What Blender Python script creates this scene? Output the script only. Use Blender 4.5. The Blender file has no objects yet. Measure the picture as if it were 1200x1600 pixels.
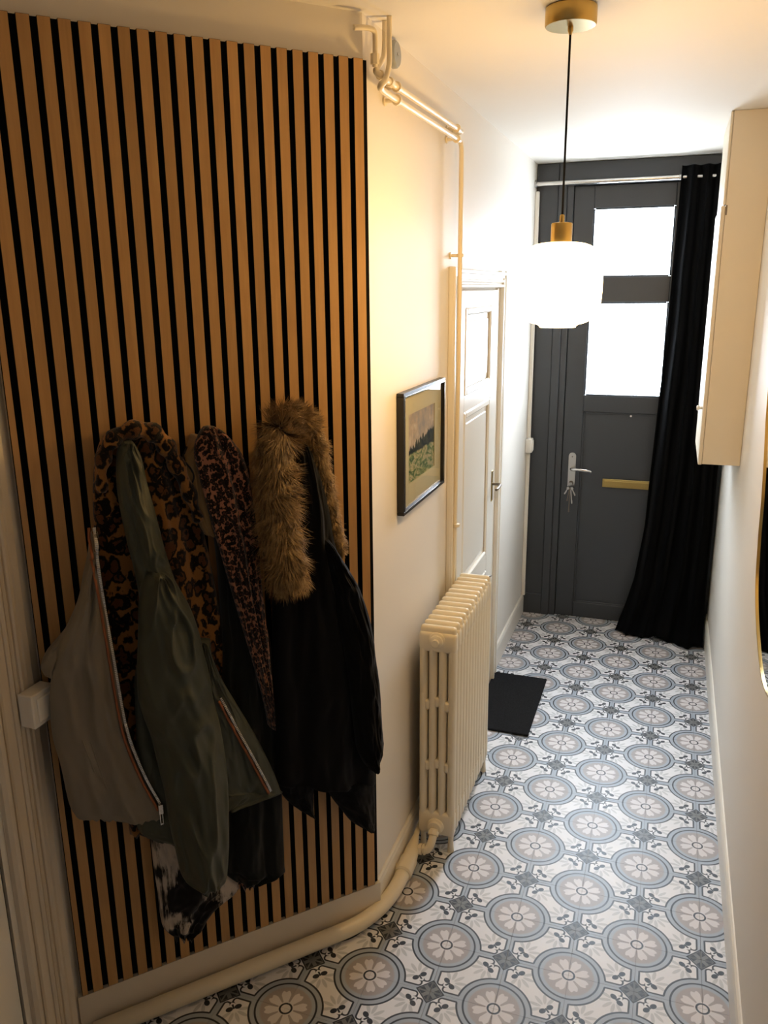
import bpy, bmesh, math, random
from math import sin, cos, pi, sqrt, radians, atan2
from mathutils import Vector, Matrix, noise
from mathutils.bvhtree import BVHTree

random.seed(7)
S = bpy.context.scene
COL = S.collection

# ------------------------------------------------------------------ camera
YAW, PITCH, ROLL = -0.3345, 0.2639, 0.0099
CAM = Vector((-0.2349, -2.2185, 2.1141))
F = Vector((sin(YAW)*cos(PITCH), cos(YAW)*cos(PITCH), -sin(PITCH)))
R0 = Vector((cos(YAW), -sin(YAW), 0)); D0 = F.cross(R0)
RX = cos(ROLL)*R0 + sin(ROLL)*D0; DN = -sin(ROLL)*R0 + cos(ROLL)*D0
cam = bpy.data.objects.new('camera', bpy.data.cameras.new('camera')); COL.objects.link(cam)
rot = Matrix((RX, -DN, -F)).transposed().to_4x4()
cam.matrix_world = Matrix.Translation(CAM) @ rot
cam.data.sensor_fit = 'VERTICAL'; cam.data.sensor_height = 36.0; cam.data.lens = 36.0*1289.7/1600
cam.data.clip_start = 0.05
S.camera = cam

# ------------------------------------------------------------------ world, lights, exposure
W = bpy.data.worlds.new('world'); S.world = W; W.use_nodes = True
W.node_tree.nodes['Background'].inputs[0].default_value = (0.75, 0.85, 1.0, 1)
W.node_tree.nodes['Background'].inputs[1].default_value = 1.0
S.view_settings.view_transform = 'Standard'; S.view_settings.look = 'None'
S.view_settings.gamma = 1.0; S.view_settings.use_curve_mapping = False
S.view_settings.exposure = 0.06
BULB = 480.0          # emission of the pendant bulb
SHADE = 3.6           # glow of the opal glass shade
DAY = 11.0            # daylight on the frosted door panes
BACKFILL = 0.4         # glow of the unseen fill window added behind the camera
SKYL = bpy.data.lights.new('open_sky', 'AREA'); SKYL.shape = 'RECTANGLE'; SKYL.size = 2.6; SKYL.size_y = 2.2
SKYL.energy = 1400; SKYL.color = (.78, .88, 1.0)      # bright sky over the street, outside the front door
sky = bpy.data.objects.new('open_sky', SKYL); COL.objects.link(sky); sky.location = (-.5, 4.5, 3.5)
sky.rotation_euler = (Vector((-.5, 3.0, 2.0)) - sky.location).to_track_quat('-Z', 'Y').to_euler()
S.cycles.max_bounces = 8; S.cycles.diffuse_bounces = 5; S.cycles.transparent_max_bounces = 12
S.cycles.caustics_reflective = False; S.cycles.caustics_refractive = False
S.cycles.use_denoising = True

# ------------------------------------------------------------------ helpers
def srgb(r, g, b):
    f = lambda c: (c/255/12.92) if c/255 <= .04045 else ((c/255+.055)/1.055)**2.4
    return (f(r), f(g), f(b), 1)

class E:                                   # tiny expression compiler: python maths -> shader nodes
    def __init__(s, nt, sock): s.nt, s.k = nt, sock
    def _b(s, op, *a):
        n = s.nt.nodes.new('ShaderNodeMath'); n.operation = op
        for i, x in enumerate((s,)+a):
            if isinstance(x, E): s.nt.links.new(x.k, n.inputs[i])
            else: n.inputs[i].default_value = x
        return E(s.nt, n.outputs[0])
    def __add__(s, o): return s._b('ADD', o)
    def __sub__(s, o): return s._b('SUBTRACT', o)
    def __mul__(s, o): return s._b('MULTIPLY', o)
    def __truediv__(s, o): return s._b('DIVIDE', o)
    __radd__ = __add__; __rmul__ = __mul__
    def __rsub__(s, o): return (s*-1.0) + o
    def abs(s): return s._b('ABSOLUTE')
    def sqrt(s): return s._b('SQRT')
    def cos(s): return s._b('COSINE')
    def min(s, o): return s._b('MINIMUM', o)
    def max(s, o): return s._b('MAXIMUM', o)
    def gt(s, o): return s._b('GREATER_THAN', o)
    def atan2(s, o): return s._b('ARCTAN2', o)
    def below(s, edge, w):                 # 1 where s < edge, soft over w
        n = s.nt.nodes.new('ShaderNodeMapRange'); n.interpolation_type = 'SMOOTHSTEP'
        s.nt.links.new(s.k, n.inputs[0])
        n.inputs[1].default_value = edge-w; n.inputs[2].default_value = edge+w
        n.inputs[3].default_value = 1; n.inputs[4].default_value = 0
        return E(s.nt, n.outputs[0])
    def line(s, c, hw, w): return (s-c).abs().below(hw, w)

class Mat:
    def __init__(s, name, base=(.8,.8,.8,1), rough=.5, metal=0, **kw):
        s.m = bpy.data.materials.new(name); s.m.use_nodes = True; s.nt = s.m.node_tree
        s.b = s.nt.nodes['Principled BSDF']; s.out = s.nt.nodes['Material Output']
        s.b.inputs['Base Color'].default_value = base
        s.b.inputs['Roughness'].default_value = rough; s.b.inputs['Specular IOR Level'].default_value = .5 if rough < .79 else .12; s.b.inputs['Metallic'].default_value = metal
        for k, v in kw.items(): s.b.inputs[k.replace('_', ' ')].default_value = v
    def n(s, t, **kw):
        x = s.nt.nodes.new(t)
        for k, v in kw.items(): setattr(x, k, v)
        return x
    def lk(s, a, b): s.nt.links.new(a, b)
    def coord(s, scale=(1,1,1), out='Object'):
        tc = s.n('ShaderNodeTexCoord'); mp = s.n('ShaderNodeMapping')
        s.lk(tc.outputs[out], mp.inputs[0]); mp.inputs['Scale'].default_value = scale
        return mp.outputs[0]
    def noise(s, vec, scale, detail=4, rough=.6, dist=0):
        x = s.n('ShaderNodeTexNoise'); s.lk(vec, x.inputs['Vector'])
        x.inputs['Scale'].default_value = scale; x.inputs['Detail'].default_value = detail
        x.inputs['Roughness'].default_value = rough; x.inputs['Distortion'].default_value = dist
        return x.outputs['Fac']
    def ramp(s, fac, stops, interp='LINEAR'):
        x = s.n('ShaderNodeValToRGB'); s.lk(fac, x.inputs[0]); r = x.color_ramp; r.interpolation = interp
        while len(r.elements) < len(stops): r.elements.new(.5)
        for e, (p, c) in zip(r.elements, stops): e.position = p; e.color = c
        return x.outputs[0]
    def mix(s, fac, a, b, mode='MIX'):
        x = s.n('ShaderNodeMix'); x.data_type = 'RGBA'; x.blend_type = mode
        for i, v in ((0, fac), (6, a), (7, b)):
            if isinstance(v, (tuple, float, int)): x.inputs[i].default_value = v
            else: s.lk(v.k if isinstance(v, E) else v, x.inputs[i])
        return x.outputs[2]
    def col(s, c): s.lk(c, s.b.inputs['Base Color']); return s
    def bump(s, h, strength=.3, dist=.002):
        x = s.n('ShaderNodeBump'); s.lk(h, x.inputs['Height'])
        x.inputs['Strength'].default_value = strength; x.inputs['Distance'].default_value = dist
        s.lk(x.outputs[0], s.b.inputs['Normal']); return s

def mk(name, bm, mat, parent=None, smooth=False, kind=None, loc=None):
    me = bpy.data.meshes.new(name)
    bmesh.ops.recalc_face_normals(bm, faces=bm.faces)
    bm.to_mesh(me); bm.free()
    if smooth is True:
        for p in me.polygons: p.use_smooth = True
    elif smooth: _angle(me, smooth)
    return link(name, me, mat, parent, kind, loc)
def _angle(me, ang):
    for p in me.polygons: p.use_smooth = True
    me.set_sharp_from_angle(angle=radians(ang))
def link(name, me, mat, parent=None, kind=None, loc=None):
    o = bpy.data.objects.new(name, me); COL.objects.link(o)
    if mat and not me.materials: me.materials.append(mat.m if isinstance(mat, Mat) else mat)
    if parent:
        o.parent = parent
    if loc: o.location = loc
    if kind: o['kind'] = kind
    return o
def empty(name, loc=(0,0,0)):
    o = bpy.data.objects.new(name, None); COL.objects.link(o); o.location = loc; o.empty_display_size = .05
    return o
def tag(o, label, cat, group=None):
    o['label'] = label; o['category'] = cat
    if group: o['group'] = group
    return o
def struct(o): o['kind'] = 'structure'; return o

def box(bm, x0, y0, z0, x1, y1, z1, bev=0, seg=1):
    g = bmesh.ops.create_cube(bm, size=1)
    vs = g['verts']
    for v in vs:
        v.co = Vector((x0 if v.co.x < 0 else x1, y0 if v.co.y < 0 else y1, z0 if v.co.z < 0 else z1))
    if bev:
        es = list({e for v in vs for e in v.link_edges})
        bmesh.ops.bevel(bm, geom=es, offset=bev, segments=seg, affect='EDGES', profile=.5)
def BX(*a, **k):
    bm = bmesh.new(); box(bm, *a, **k); return bm
def prism(bm, poly, z0, z1):
    lo = [bm.verts.new((x, y, z0)) for x, y in poly]; hi = [bm.verts.new((x, y, z1)) for x, y in poly]
    bm.faces.new(lo[::-1]); bm.faces.new(hi)
    n = len(poly)
    for i in range(n): bm.faces.new((lo[i], lo[(i+1) % n], hi[(i+1) % n], hi[i]))
def tube(bm, pts, r, seg=12, caps=True):
    pts = [Vector(p) for p in pts]; rings = []
    t0 = (pts[1]-pts[0]).normalized()
    up = Vector((0,0,1)) if abs(t0.z) < .9 else Vector((1,0,0))
    nrm = (up - up.dot(t0)*t0).normalized()
    for i, p in enumerate(pts):
        t = (pts[min(i+1, len(pts)-1)] - pts[max(i-1, 0)]).normalized()
        nrm = (nrm - nrm.dot(t)*t).normalized(); bn = t.cross(nrm)
        rr = r[i] if isinstance(r, (list, tuple)) else r
        rings.append([bm.verts.new(p + rr*(cos(2*pi*k/seg)*nrm + sin(2*pi*k/seg)*bn)) for k in range(seg)])
    for a, b in zip(rings, rings[1:]):
        for k in range(seg): bm.faces.new((a[k], a[(k+1) % seg], b[(k+1) % seg], b[k]))
    if caps: bm.faces.new(rings[0][::-1]); bm.faces.new(rings[-1])
def smooth_path(pts, n=8):
    P = [Vector(p) for p in pts]; out = []
    for i in range(len(P)-1):
        p0, p1, p2, p3 = P[max(i-1, 0)], P[i], P[i+1], P[min(i+2, len(P)-1)]
        for k in range(n):
            t = k/n
            out.append(.5*((2*p1) + (p2-p0)*t + (2*p0-5*p1+4*p2-p3)*t*t + (3*p1-p0-3*p2+p3)*t**3))
    out.append(P[-1]); return out
def lathe(bm, prof, c=(0,0,0), axis='z', seg=32, caps=True):
    c = Vector(c); rings = []
    for r, h in prof:
        ring = []
        for k in range(seg):
            a = 2*pi*k/seg; u, v = r*cos(a), r*sin(a)
            d = {'z': (u, v, h), 'y': (u, h, v), 'x': (h, u, v)}[axis]
            ring.append(bm.verts.new(c + Vector(d)))
        rings.append(ring)
    for a, b in zip(rings, rings[1:]):
        for k in range(seg): bm.faces.new((a[k], a[(k+1) % seg], b[(k+1) % seg], b[k]))
    if caps: bm.faces.new(rings[0][::-1]); bm.faces.new(rings[-1])

# ------------------------------------------------------------------ materials
def paint(name, c, rough=.55, bscale=90, bstr=.08):
    m = Mat(name, c, rough); v = m.coord()
    n1 = m.noise(v, 1.7, 3); n2 = m.noise(v, bscale, 3)
    m.col(m.mix(n1, tuple(x*.96 for x in c[:3])+(1,), c)); m.bump(n2, bstr, .0015); return m
M_wall = paint('white_wall_paint', srgb(232, 226, 216))
M_ceil = paint('white_ceiling_paint', srgb(236, 232, 224), .7)
M_dim = paint('dark_brown_back_wall', srgb(92, 76, 62))
M_trim = paint('white_gloss_trim', srgb(233, 228, 217), .32, 40, .04)
M_casing = paint('cream_gloss_trim', srgb(226, 214, 194), .35, 40, .06)
M_door = paint('anthracite_paint', srgb(55, 58, 62), .42, 60, .06)
M_rad = paint('cream_radiator_enamel', srgb(236, 225, 200), .34, 60, .05)
M_pipe = paint('cream_pipe_paint', srgb(233, 220, 192), .35, 70, .1)
M_cab = paint('cabinet_white_paint', srgb(228, 216, 194), .5)
M_white = Mat('white_plastic', srgb(232, 229, 222), .35)
M_felt = Mat('black_felt', (.006, .006, .006, 1), .95)
M_grout = Mat('dark_grout', srgb(58, 58, 60), .9)
M_brass = Mat('brushed_brass', srgb(190, 164, 102), .32, 1.0)
M_brass.bump(M_brass.noise(M_brass.coord((1, 1, 40)), 60), .06, .001)
M_steel = Mat('brushed_steel', srgb(190, 188, 186), .3, 1.0)
M_chrome = Mat('satin_chrome', srgb(205, 203, 200), .22, 1.0)
M_darkmetal = Mat('dark_metal', srgb(120, 110, 100), .4, 1.0)
M_black = Mat('black_lacquer', (.012, .011, .011, 1), .35)
M_cord = Mat('black_cord', (.01, .01, .011, 1), .8)
M_grey = paint('grey_plastic', srgb(150, 155, 160), .5)

def wood():
    m = Mat('oak_veneer', rough=.5); tc = m.n('ShaderNodeTexCoord'); oi = m.n('ShaderNodeObjectInfo')
    ad = m.n('ShaderNodeVectorMath', operation='ADD'); sc = m.n('ShaderNodeVectorMath', operation='SCALE')
    cx = m.n('ShaderNodeCombineXYZ'); m.lk(oi.outputs['Random'], cx.inputs[0]); m.lk(oi.outputs['Random'], cx.inputs[2])
    m.lk(cx.outputs[0], sc.inputs[0]); sc.inputs['Scale'].default_value = 37
    m.lk(tc.outputs['Object'], ad.inputs[0]); m.lk(sc.outputs[0], ad.inputs[1])
    mp = m.n('ShaderNodeMapping'); m.lk(ad.outputs[0], mp.inputs[0]); mp.inputs['Scale'].default_value = (1, 1, .045)
    g = m.noise(mp.outputs[0], 150, 6, .65, .6)
    mp2 = m.n('ShaderNodeMapping'); m.lk(ad.outputs[0], mp2.inputs[0]); mp2.inputs['Scale'].default_value = (1, 1, .12)
    b = m.noise(mp2.outputs[0], 22, 3, .5, 1.2)
    c1 = m.ramp(g, [(.3, srgb(178, 137, 86)), (.55, srgb(190, 148, 94)), (.75, srgb(198, 156, 102))])
    c2 = m.ramp(b, [(.35, srgb(176, 133, 82)), (.65, srgb(198, 155, 100))])
    c = m.mix(.45, c1, c2)
    tone = m.ramp(oi.outputs['Random'], [(0, (.86, .85, .84, 1)), (1, (1.06, 1.05, 1.03, 1))])
    m.col(m.mix(1.0, c, tone, 'MULTIPLY')); m.bump(g, .12, .0006); return m
M_wood = wood()

def cement_tile():
    m = Mat('patterned_cement_tile', rough=.45); nt = m.nt
    tc = m.n('ShaderNodeTexCoord'); sp = m.n('ShaderNodeSeparateXYZ'); m.lk(tc.outputs['Object'], sp.inputs[0])
    x, y = E(nt, sp.outputs[0])*5.0, E(nt, sp.outputs[1])*5.0          # tile side = 1
    f = 1.0 - (x+y).gt(0.0)*2.0                                        # point fold: nearest medallion corner
    qx, qy = x*f + .5, y*f + .5
    a, b = qx.max(qy), qx.min(qy)
    r = (a*a + b*b).sqrt(); w = .004
    ang = b.atan2(a)
    line = r.line(.468, .015, w)
    # outer outline, opening into the straight links
    conn = b.below(.062, .004)
    outer = r.line(.565, .015, w)*(1.0-conn)
    field = 1.0 - r.below(.565, w)
    link_line = b.line(.062, .0145, w)*a.gt(.555)*(1.0-a.gt(.775))
    def seg_arc(cx, cy, rad, hw): return (((a-cx)*(a-cx)+(b-cy)*(b-cy)).sqrt()).line(rad, hw, w)
    arc = seg_arc(.775, .115, .053, .014)*a.gt(.775)*(1.0-b.gt(.16))
    u1 = (a-.775)*.7071 - (b-.225)*.7071          # along the anti-diagonal, towards the diamond
    v1 = ((a-.775)*.7071 + (b-.225)*.7071).abs()
    stem = v1.line(0.0, .015, w)*(u1.abs().below(.045, .004))
    arc2 = a.line(.826, .014, w)*b.gt(.11)*(1.0-b.gt(.165))
    bl = lambda cx, cy, rx: ((((a-cx)*.7071-(b-cy)*.7071)*((a-cx)*.7071-(b-cy)*.7071)*1.7 + ((a-cx)*.7071+(b-cy)*.7071)*((a-cx)*.7071+(b-cy)*.7071)).sqrt()).below(rx, w)
    blob = bl(.708, .194, .056).max(bl(.806, .292, .056))
    dd = (1.0-a) + b
    diamond = dd.below(.215, w); dline = dd.line(.215, .016, w)
    d1 = (1.0-a) - b
    tri = ((d1.abs()).gt(.045))*dd.gt(.075)*(1.0-dd.gt(.19))*(1.0-((1.0-a).min(b)).below(.014, .004))
    dark = line.max(outer*(1.0-diamond)).max(link_line).max(arc).max(arc2).max(stem).max(blob).max(dline).max(tri*diamond)
    centre = r.line(.090, .015, w)
    dark = dark.max(centre)
    # eight notched petals
    k = ((ang - pi/8)*8.0).cos()
    pr = (k*.5+.5)                                   # 1 on the petal axis
    pr2 = ((ang - pi/8)*16.0).cos()*.5+.5
    prad = .195 + pr.sqrt()*.165 - pr*pr*pr*pr*pr*pr*.055
    petal = (r - prad).below(0.0, .008)*(1.0-(pr.below(.17, .07)*r.gt(.125)))
    # pale leaves in the white field
    lv = None
    for th in (0, 36, 72):
        c, s_ = cos(radians(135+th)), sin(radians(135+th))
        lx = (a-.735)*c + (b-.265)*s_ - .155; ly = (b-.265)*c - (a-.735)*s_
        e = ((lx*lx)*.5 + (ly*ly)*5.5).sqrt().below(.066, .012)
        lv = e if lv is None else lv.max(e)
    leaf = lv*field*(1.0-b.below(.085, .01))
    white, pale = srgb(228, 227, 228), srgb(186, 190, 196)
    band, taupe, pet, ink, dia = srgb(163, 171, 181), srgb(163, 155, 152), srgb(214, 209, 208), srgb(24, 28, 35), srgb(112, 112, 110)
    v = m.coord(); mott = m.noise(v, 30, 3)
    leafc = m.mix(mott, pale, srgb(202, 200, 196))
    c = m.mix(leaf, white, leafc)
    c = m.mix(field*(-1.0)+1.0, c, band)                            # inside the outer circle
    c = m.mix((b.below(.062, w))*a.gt(.5), c, band)                 # straight links
    c = m.mix(r.below(.395, .02), c, taupe)
    c = m.mix(petal*r.below(.36, .01), c, pet)
    c = m.mix(diamond, c, dia)
    c = m.mix(dark, c, ink)
    c = m.mix(m.noise(v, 8, 4), c, m.mix(1.0, c, (.93, .93, .94, 1), 'MULTIPLY'))
    m.col(c); m.bump(m.noise(v, 55, 2), .02, .001)
    return m
M_tile = cement_tile()

def leopard(name, scale, c_base, c_mid, c_dark, stretch=(1, 1, 1), thr=(.30, .42, .52), fuzz=260):
    m = Mat(name, rough=.95, Sheen_Weight=.25, Sheen_Roughness=.5)
    v = m.coord(stretch); nz = m.n('ShaderNodeTexNoise'); m.lk(v, nz.inputs['Vector'])
    nz.inputs['Scale'].default_value = scale*1.4; nz.inputs['Detail'].default_value = 3
    ad = m.n('ShaderNodeMix'); ad.data_type = 'RGBA'; ad.blend_type = 'LINEAR_LIGHT'
    ad.inputs[0].default_value = .55/scale; m.lk(v, ad.inputs[6]); m.lk(nz.outputs['Color'], ad.inputs[7])
    vo = m.n('ShaderNodeTexVoronoi'); m.lk(ad.outputs[2], vo.inputs['Vector']); vo.inputs['Scale'].default_value = scale
    brk = m.noise(v, scale*1.6, 2)
    dist = E(m.nt, vo.outputs['Distance'])
    ring = dist.below(thr[1], .05)*(1.0-(dist.below(thr[0], .05)*E(m.nt, brk).gt(.44)))
    mid = dist.below(thr[0], .05)
    base = m.mix(m.noise(v, 6, 3), c_base, tuple(x*.7 for x in c_base[:3])+(1,))
    c = m.mix(mid, base, c_mid); c = m.mix(ring, c, c_dark)
    m.col(c); m.bump(m.noise(v, fuzz, 3, .7), .5, .004); return m
M_leopard = leopard('leopard_fleece', 31, srgb(150, 104, 54), srgb(84, 52, 28), srgb(16, 11, 8), (1, 1, .8), (.34, .60, .5))
M_scarf = leopard('small_leopard_print', 108, srgb(172, 118, 92), srgb(74, 40, 38), srgb(16, 10, 11), (1, 1, .8), (.22, .63, .5), 400)

def cloth(name, c, c2=None, rough=.85, sheen=.15, weave=700, vs=9, bump=.25):
    m = Mat(name, c, rough, Sheen_Weight=sheen); v = m.coord()
    m.col(m.mix(m.noise(v, vs, 4), c, c2 or tuple(x*.75 for x in c[:3])+(1,)))
    n1 = E(m.nt, m.noise(v, weave, 2))*.25 + E(m.nt, m.noise(m.coord((1, 1, .5)), 22, 4, .6, .8))
    m.bump(n1.k, bump, .006); return m
M_olive = cloth('olive_nylon', srgb(62, 66, 51), srgb(52, 56, 43), .55, .1)
M_taupe = cloth('grey_taupe_nylon', srgb(126, 118, 104), srgb(116, 108, 95), .55, .1)
M_darkcoat = cloth('green_black_wool', srgb(21, 24, 21), srgb(15, 17, 16), .9)
M_navy = cloth('navy_black_cotton', srgb(11, 11, 14), srgb(8, 8, 10), .8, .05)
M_velvet = cloth('black_velvet', srgb(10, 11, 15), srgb(7, 8, 10), .95, .04, 500, 4, .1)
M_tan = cloth('tan_cloth', srgb(168, 140, 98), srgb(140, 112, 74), .8)
M_pipingc = Mat('copper_piping', srgb(150, 88, 50), .6)
M_furdark = Mat('fur_backing', srgb(70, 52, 32), .95)
def fur():
    m = Mat('raccoon_fur', rough=.6, Sheen_Weight=.2); v = m.coord()
    a = m.noise(v, 45, 3); b = m.noise(v, 260, 2)
    m.col(m.mix(b, m.ramp(a, [(.3, srgb(110, 84, 50)), (.5, srgb(172, 140, 90)), (.7, srgb(212, 182, 128))]), m.ramp(a, [(.3, srgb(60, 44, 26)), (.7, srgb(142, 112, 70))])))
    return m
M_fur = fur()
def bw():
    m = Mat('black_white_fluffy_knit', rough=.95, Sheen_Weight=.2); v = m.coord((1, 1, .75))
    a = m.noise(v, 7.5, 1, .4, .3); f = m.noise(m.coord((1, 1, .08)), 120, 3)
    s_ = E(m.nt, a) + (E(m.nt, f)-.5)*.22
    c = m.ramp(s_.k, [(.49, srgb(16, 14, 14)), (.54, srgb(190, 178, 164))])
    m.col(c); m.bump(f, .5, .004); return m
M_bw = bw()
def coir():
    m = Mat('black_coir', rough=1.0); v = m.coord(); n = m.noise(v, 420, 3)
    m.col(m.ramp(n, [(.3, srgb(14, 14, 15)), (.62, srgb(40, 40, 42)), (.8, srgb(74, 72, 70))])); m.bump(n, .9, .006); return m
M_mat = coir()
def glow(name, c, s):
    m = Mat(name, (.8, .8, .8, 1), .3); m.b.inputs['Emission Color'].default_value = c; m.b.inputs['Emission Strength'].default_value = s
    return m
def frosted():
    m = Mat('frosted_daylit_glass'); nt = m.nt; nt.nodes.remove(m.b)
    tr = m.n('ShaderNodeBsdfTransparent'); tr.inputs[0].default_value = (.85, .87, .88, 1)
    em = m.n('ShaderNodeEmission'); em.inputs[0].default_value = (.80, .89, 1.0, 1); em.inputs[1].default_value = DAY
    ad = m.n('ShaderNodeAddShader'); m.lk(tr.outputs[0], ad.inputs[0]); m.lk(em.outputs[0], ad.inputs[1]); m.lk(ad.outputs[0], m.out.inputs[0])
    return m
M_day = frosted()
M_backfill = glow('back_fill_glow', (.78, .88, 1.0, 1), BACKFILL)
M_bulb = glow('lit_bulb', (1.0, .59, .18, 1), BULB)
def opal():
    m = Mat('opal_glass'); nt = m.nt; nt.nodes.remove(m.b)
    tr = m.n('ShaderNodeBsdfTransparent'); tr.inputs[0].default_value = (1, .97, .92, 1)
    tl = m.n('ShaderNodeBsdfTranslucent'); tl.inputs[0].default_value = (.95, .92, .86, 1)
    em = m.n('ShaderNodeEmission'); em.inputs[0].default_value = (1, .74, .40, 1); em.inputs[1].default_value = SHADE
    gl = m.n('ShaderNodeBsdfGlossy'); gl.inputs['Roughness'].default_value = .15
    m1 = m.n('ShaderNodeMixShader'); m1.inputs[0].default_value = .12; m.lk(tr.outputs[0], m1.inputs[1]); m.lk(tl.outputs[0], m1.inputs[2])
    m2 = m.n('ShaderNodeMixShader'); m2.inputs[0].default_value = .05; m.lk(m1.outputs[0], m2.inputs[1]); m.lk(gl.outputs[0], m2.inputs[2])
    ad = m.n('ShaderNodeAddShader'); m.lk(m2.outputs[0], ad.inputs[0]); m.lk(em.outputs[0], ad.inputs[1])
    m.lk(ad.outputs[0], m.out.inputs[0]); return m
M_opal = opal()
def pane():
    m = Mat('clear_picture_glass'); m.nt.nodes.remove(m.b)
    tr = m.n('ShaderNodeBsdfTransparent'); gl = m.n('ShaderNodeBsdfGlossy'); gl.inputs['Roughness'].default_value = .03
    fr = m.n('ShaderNodeLayerWeight'); mx = m.n('ShaderNodeMixShader')
    fa = E(m.nt, fr.outputs['Facing']); fa = fa*fa*fa*.28 + .02
    m.lk(fa.k, mx.inputs[0]); m.lk(tr.outputs[0], mx.inputs[1]); m.lk(gl.outputs[0], mx.inputs[2])
    m.lk(mx.outputs[0], m.out.inputs[0]); return m
M_pane = pane()
M_mirror = Mat('mirror_silver', (.93, .93, .93, 1), .0, 1.0)
M_passe = Mat('olive_cream_mount', srgb(196, 190, 158), .9)
def watercolour():
    m = Mat('landscape_watercolour', rough=.9); nt = m.nt
    tc = m.n('ShaderNodeTexCoord'); sp = m.n('ShaderNodeSeparateXYZ'); m.lk(tc.outputs['Object'], sp.inputs[0])
    y, z = E(nt, sp.outputs[1]), E(nt, sp.outputs[2])
    v = m.coord(); n1 = m.noise(v, 22, 4); n2 = E(nt, m.noise(m.coord((1, 1, .25)), 60, 3)); n3 = m.noise(m.coord((1, 1, 2)), 16, 4, .6, 1.5)
    sky = m.ramp(n1, [(.35, srgb(146, 146, 148)), (.55, srgb(178, 164, 148)), (.7, srgb(196, 186, 172))])
    land = m.ramp(n3, [(.3, srgb(40, 62, 56)), (.45, srgb(104, 128, 84)), (.58, srgb(186, 176, 138)), (.7, srgb(84, 110, 96))])
    tree = m.ramp(n1, [(.4, srgb(30, 40, 40)), (.7, srgb(72, 76, 58))])
    hor = z - y*.12 - (n2-.5)*.085
    c = m.mix(hor.below(.018, .003), sky, tree)
    c = m.mix((z + (E(nt, n1)-.5)*.03).below(-.022, .004), c, land)
    m.col(c); return m
M_art = watercolour()

# ------------------------------------------------------------------ setting
H = 2.815
XR, YD, YB = .09, 3.06, -3.3
XL, XLL = -1.076, -1.735
ANG = radians(47.5)
DS = Vector((-cos(ANG), -sin(ANG), 0)); NS = Vector((sin(ANG), -cos(ANG), 0)); P0 = Vector((-1.06, .05, 0))
def WP(s, z, d): return P0 + DS*s + NS*d + Vector((0, 0, z))        # along, up, out of the slatted wall
cB = P0 - NS*.022
kD = (XL - cB.x)/DS.x; Dc = cB + DS*kD                              # corner of left wall and angled wall
kE = (XLL - cB.x)/DS.x; Ec = cB + DS*kE                             # corner of angled wall and near left wall
T = .12
bm = bmesh.new(); prism(bm, [(XR, YB), (XR+T, YB), (XR+T, YD+T), (XR, YD+T)], 0, H); struct(mk('wall_right', bm, M_wall))
bm = bmesh.new(); prism(bm, [(XL, Dc.y), (XL, YD), (XL-T, YD), (XL-T, Dc.y+.05)], 0, H); struct(mk('wall_left', bm, M_wall))
bm = bmesh.new(); q = -NS*T
prism(bm, [(Dc.x, Dc.y), (Ec.x, Ec.y), (Ec.x+q.x, Ec.y+q.y), (Dc.x-T, Dc.y+.05)], 0, H); struct(mk('wall_angled', bm, M_wall))
bm = bmesh.new(); prism(bm, [(XLL, Ec.y), (XLL, YB), (XLL-T, YB), (XLL-T, Ec.y+.04)], 0, H); struct(mk('wall_near_left', bm, M_wall))
struct(mk('wall_back', BX(XLL-T, YB-T, 0, XR+T, YB, H), M_dim))
bm = bmesh.new()                                     # end wall, open behind the two panes of the door
for x0, z0, x1, z1 in ((XL-T, 0, XR, 1.468), (XL-T, 2.024, XR, 2.172), (XL-T, 2.556, XR, H), (XL-T, 1.468, -.738, 2.024), (XL-T, 2.172, -.738, 2.556), (-.285, 1.468, XR, 2.024), (-.285, 2.172, XR, 2.556)):
    box(bm, x0, YD, z0, x1, YD+T, z1)
struct(mk('wall_door_end', bm, M_door))
struct(mk('ceiling', BX(XLL-T, YB-T, H, XR+T, YD+T, H+.1), M_ceil))
floor = struct(mk('floor', BX(XLL-T, YB-T, -.08, XR+T, YD+T, -.004), M_grout))

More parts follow.
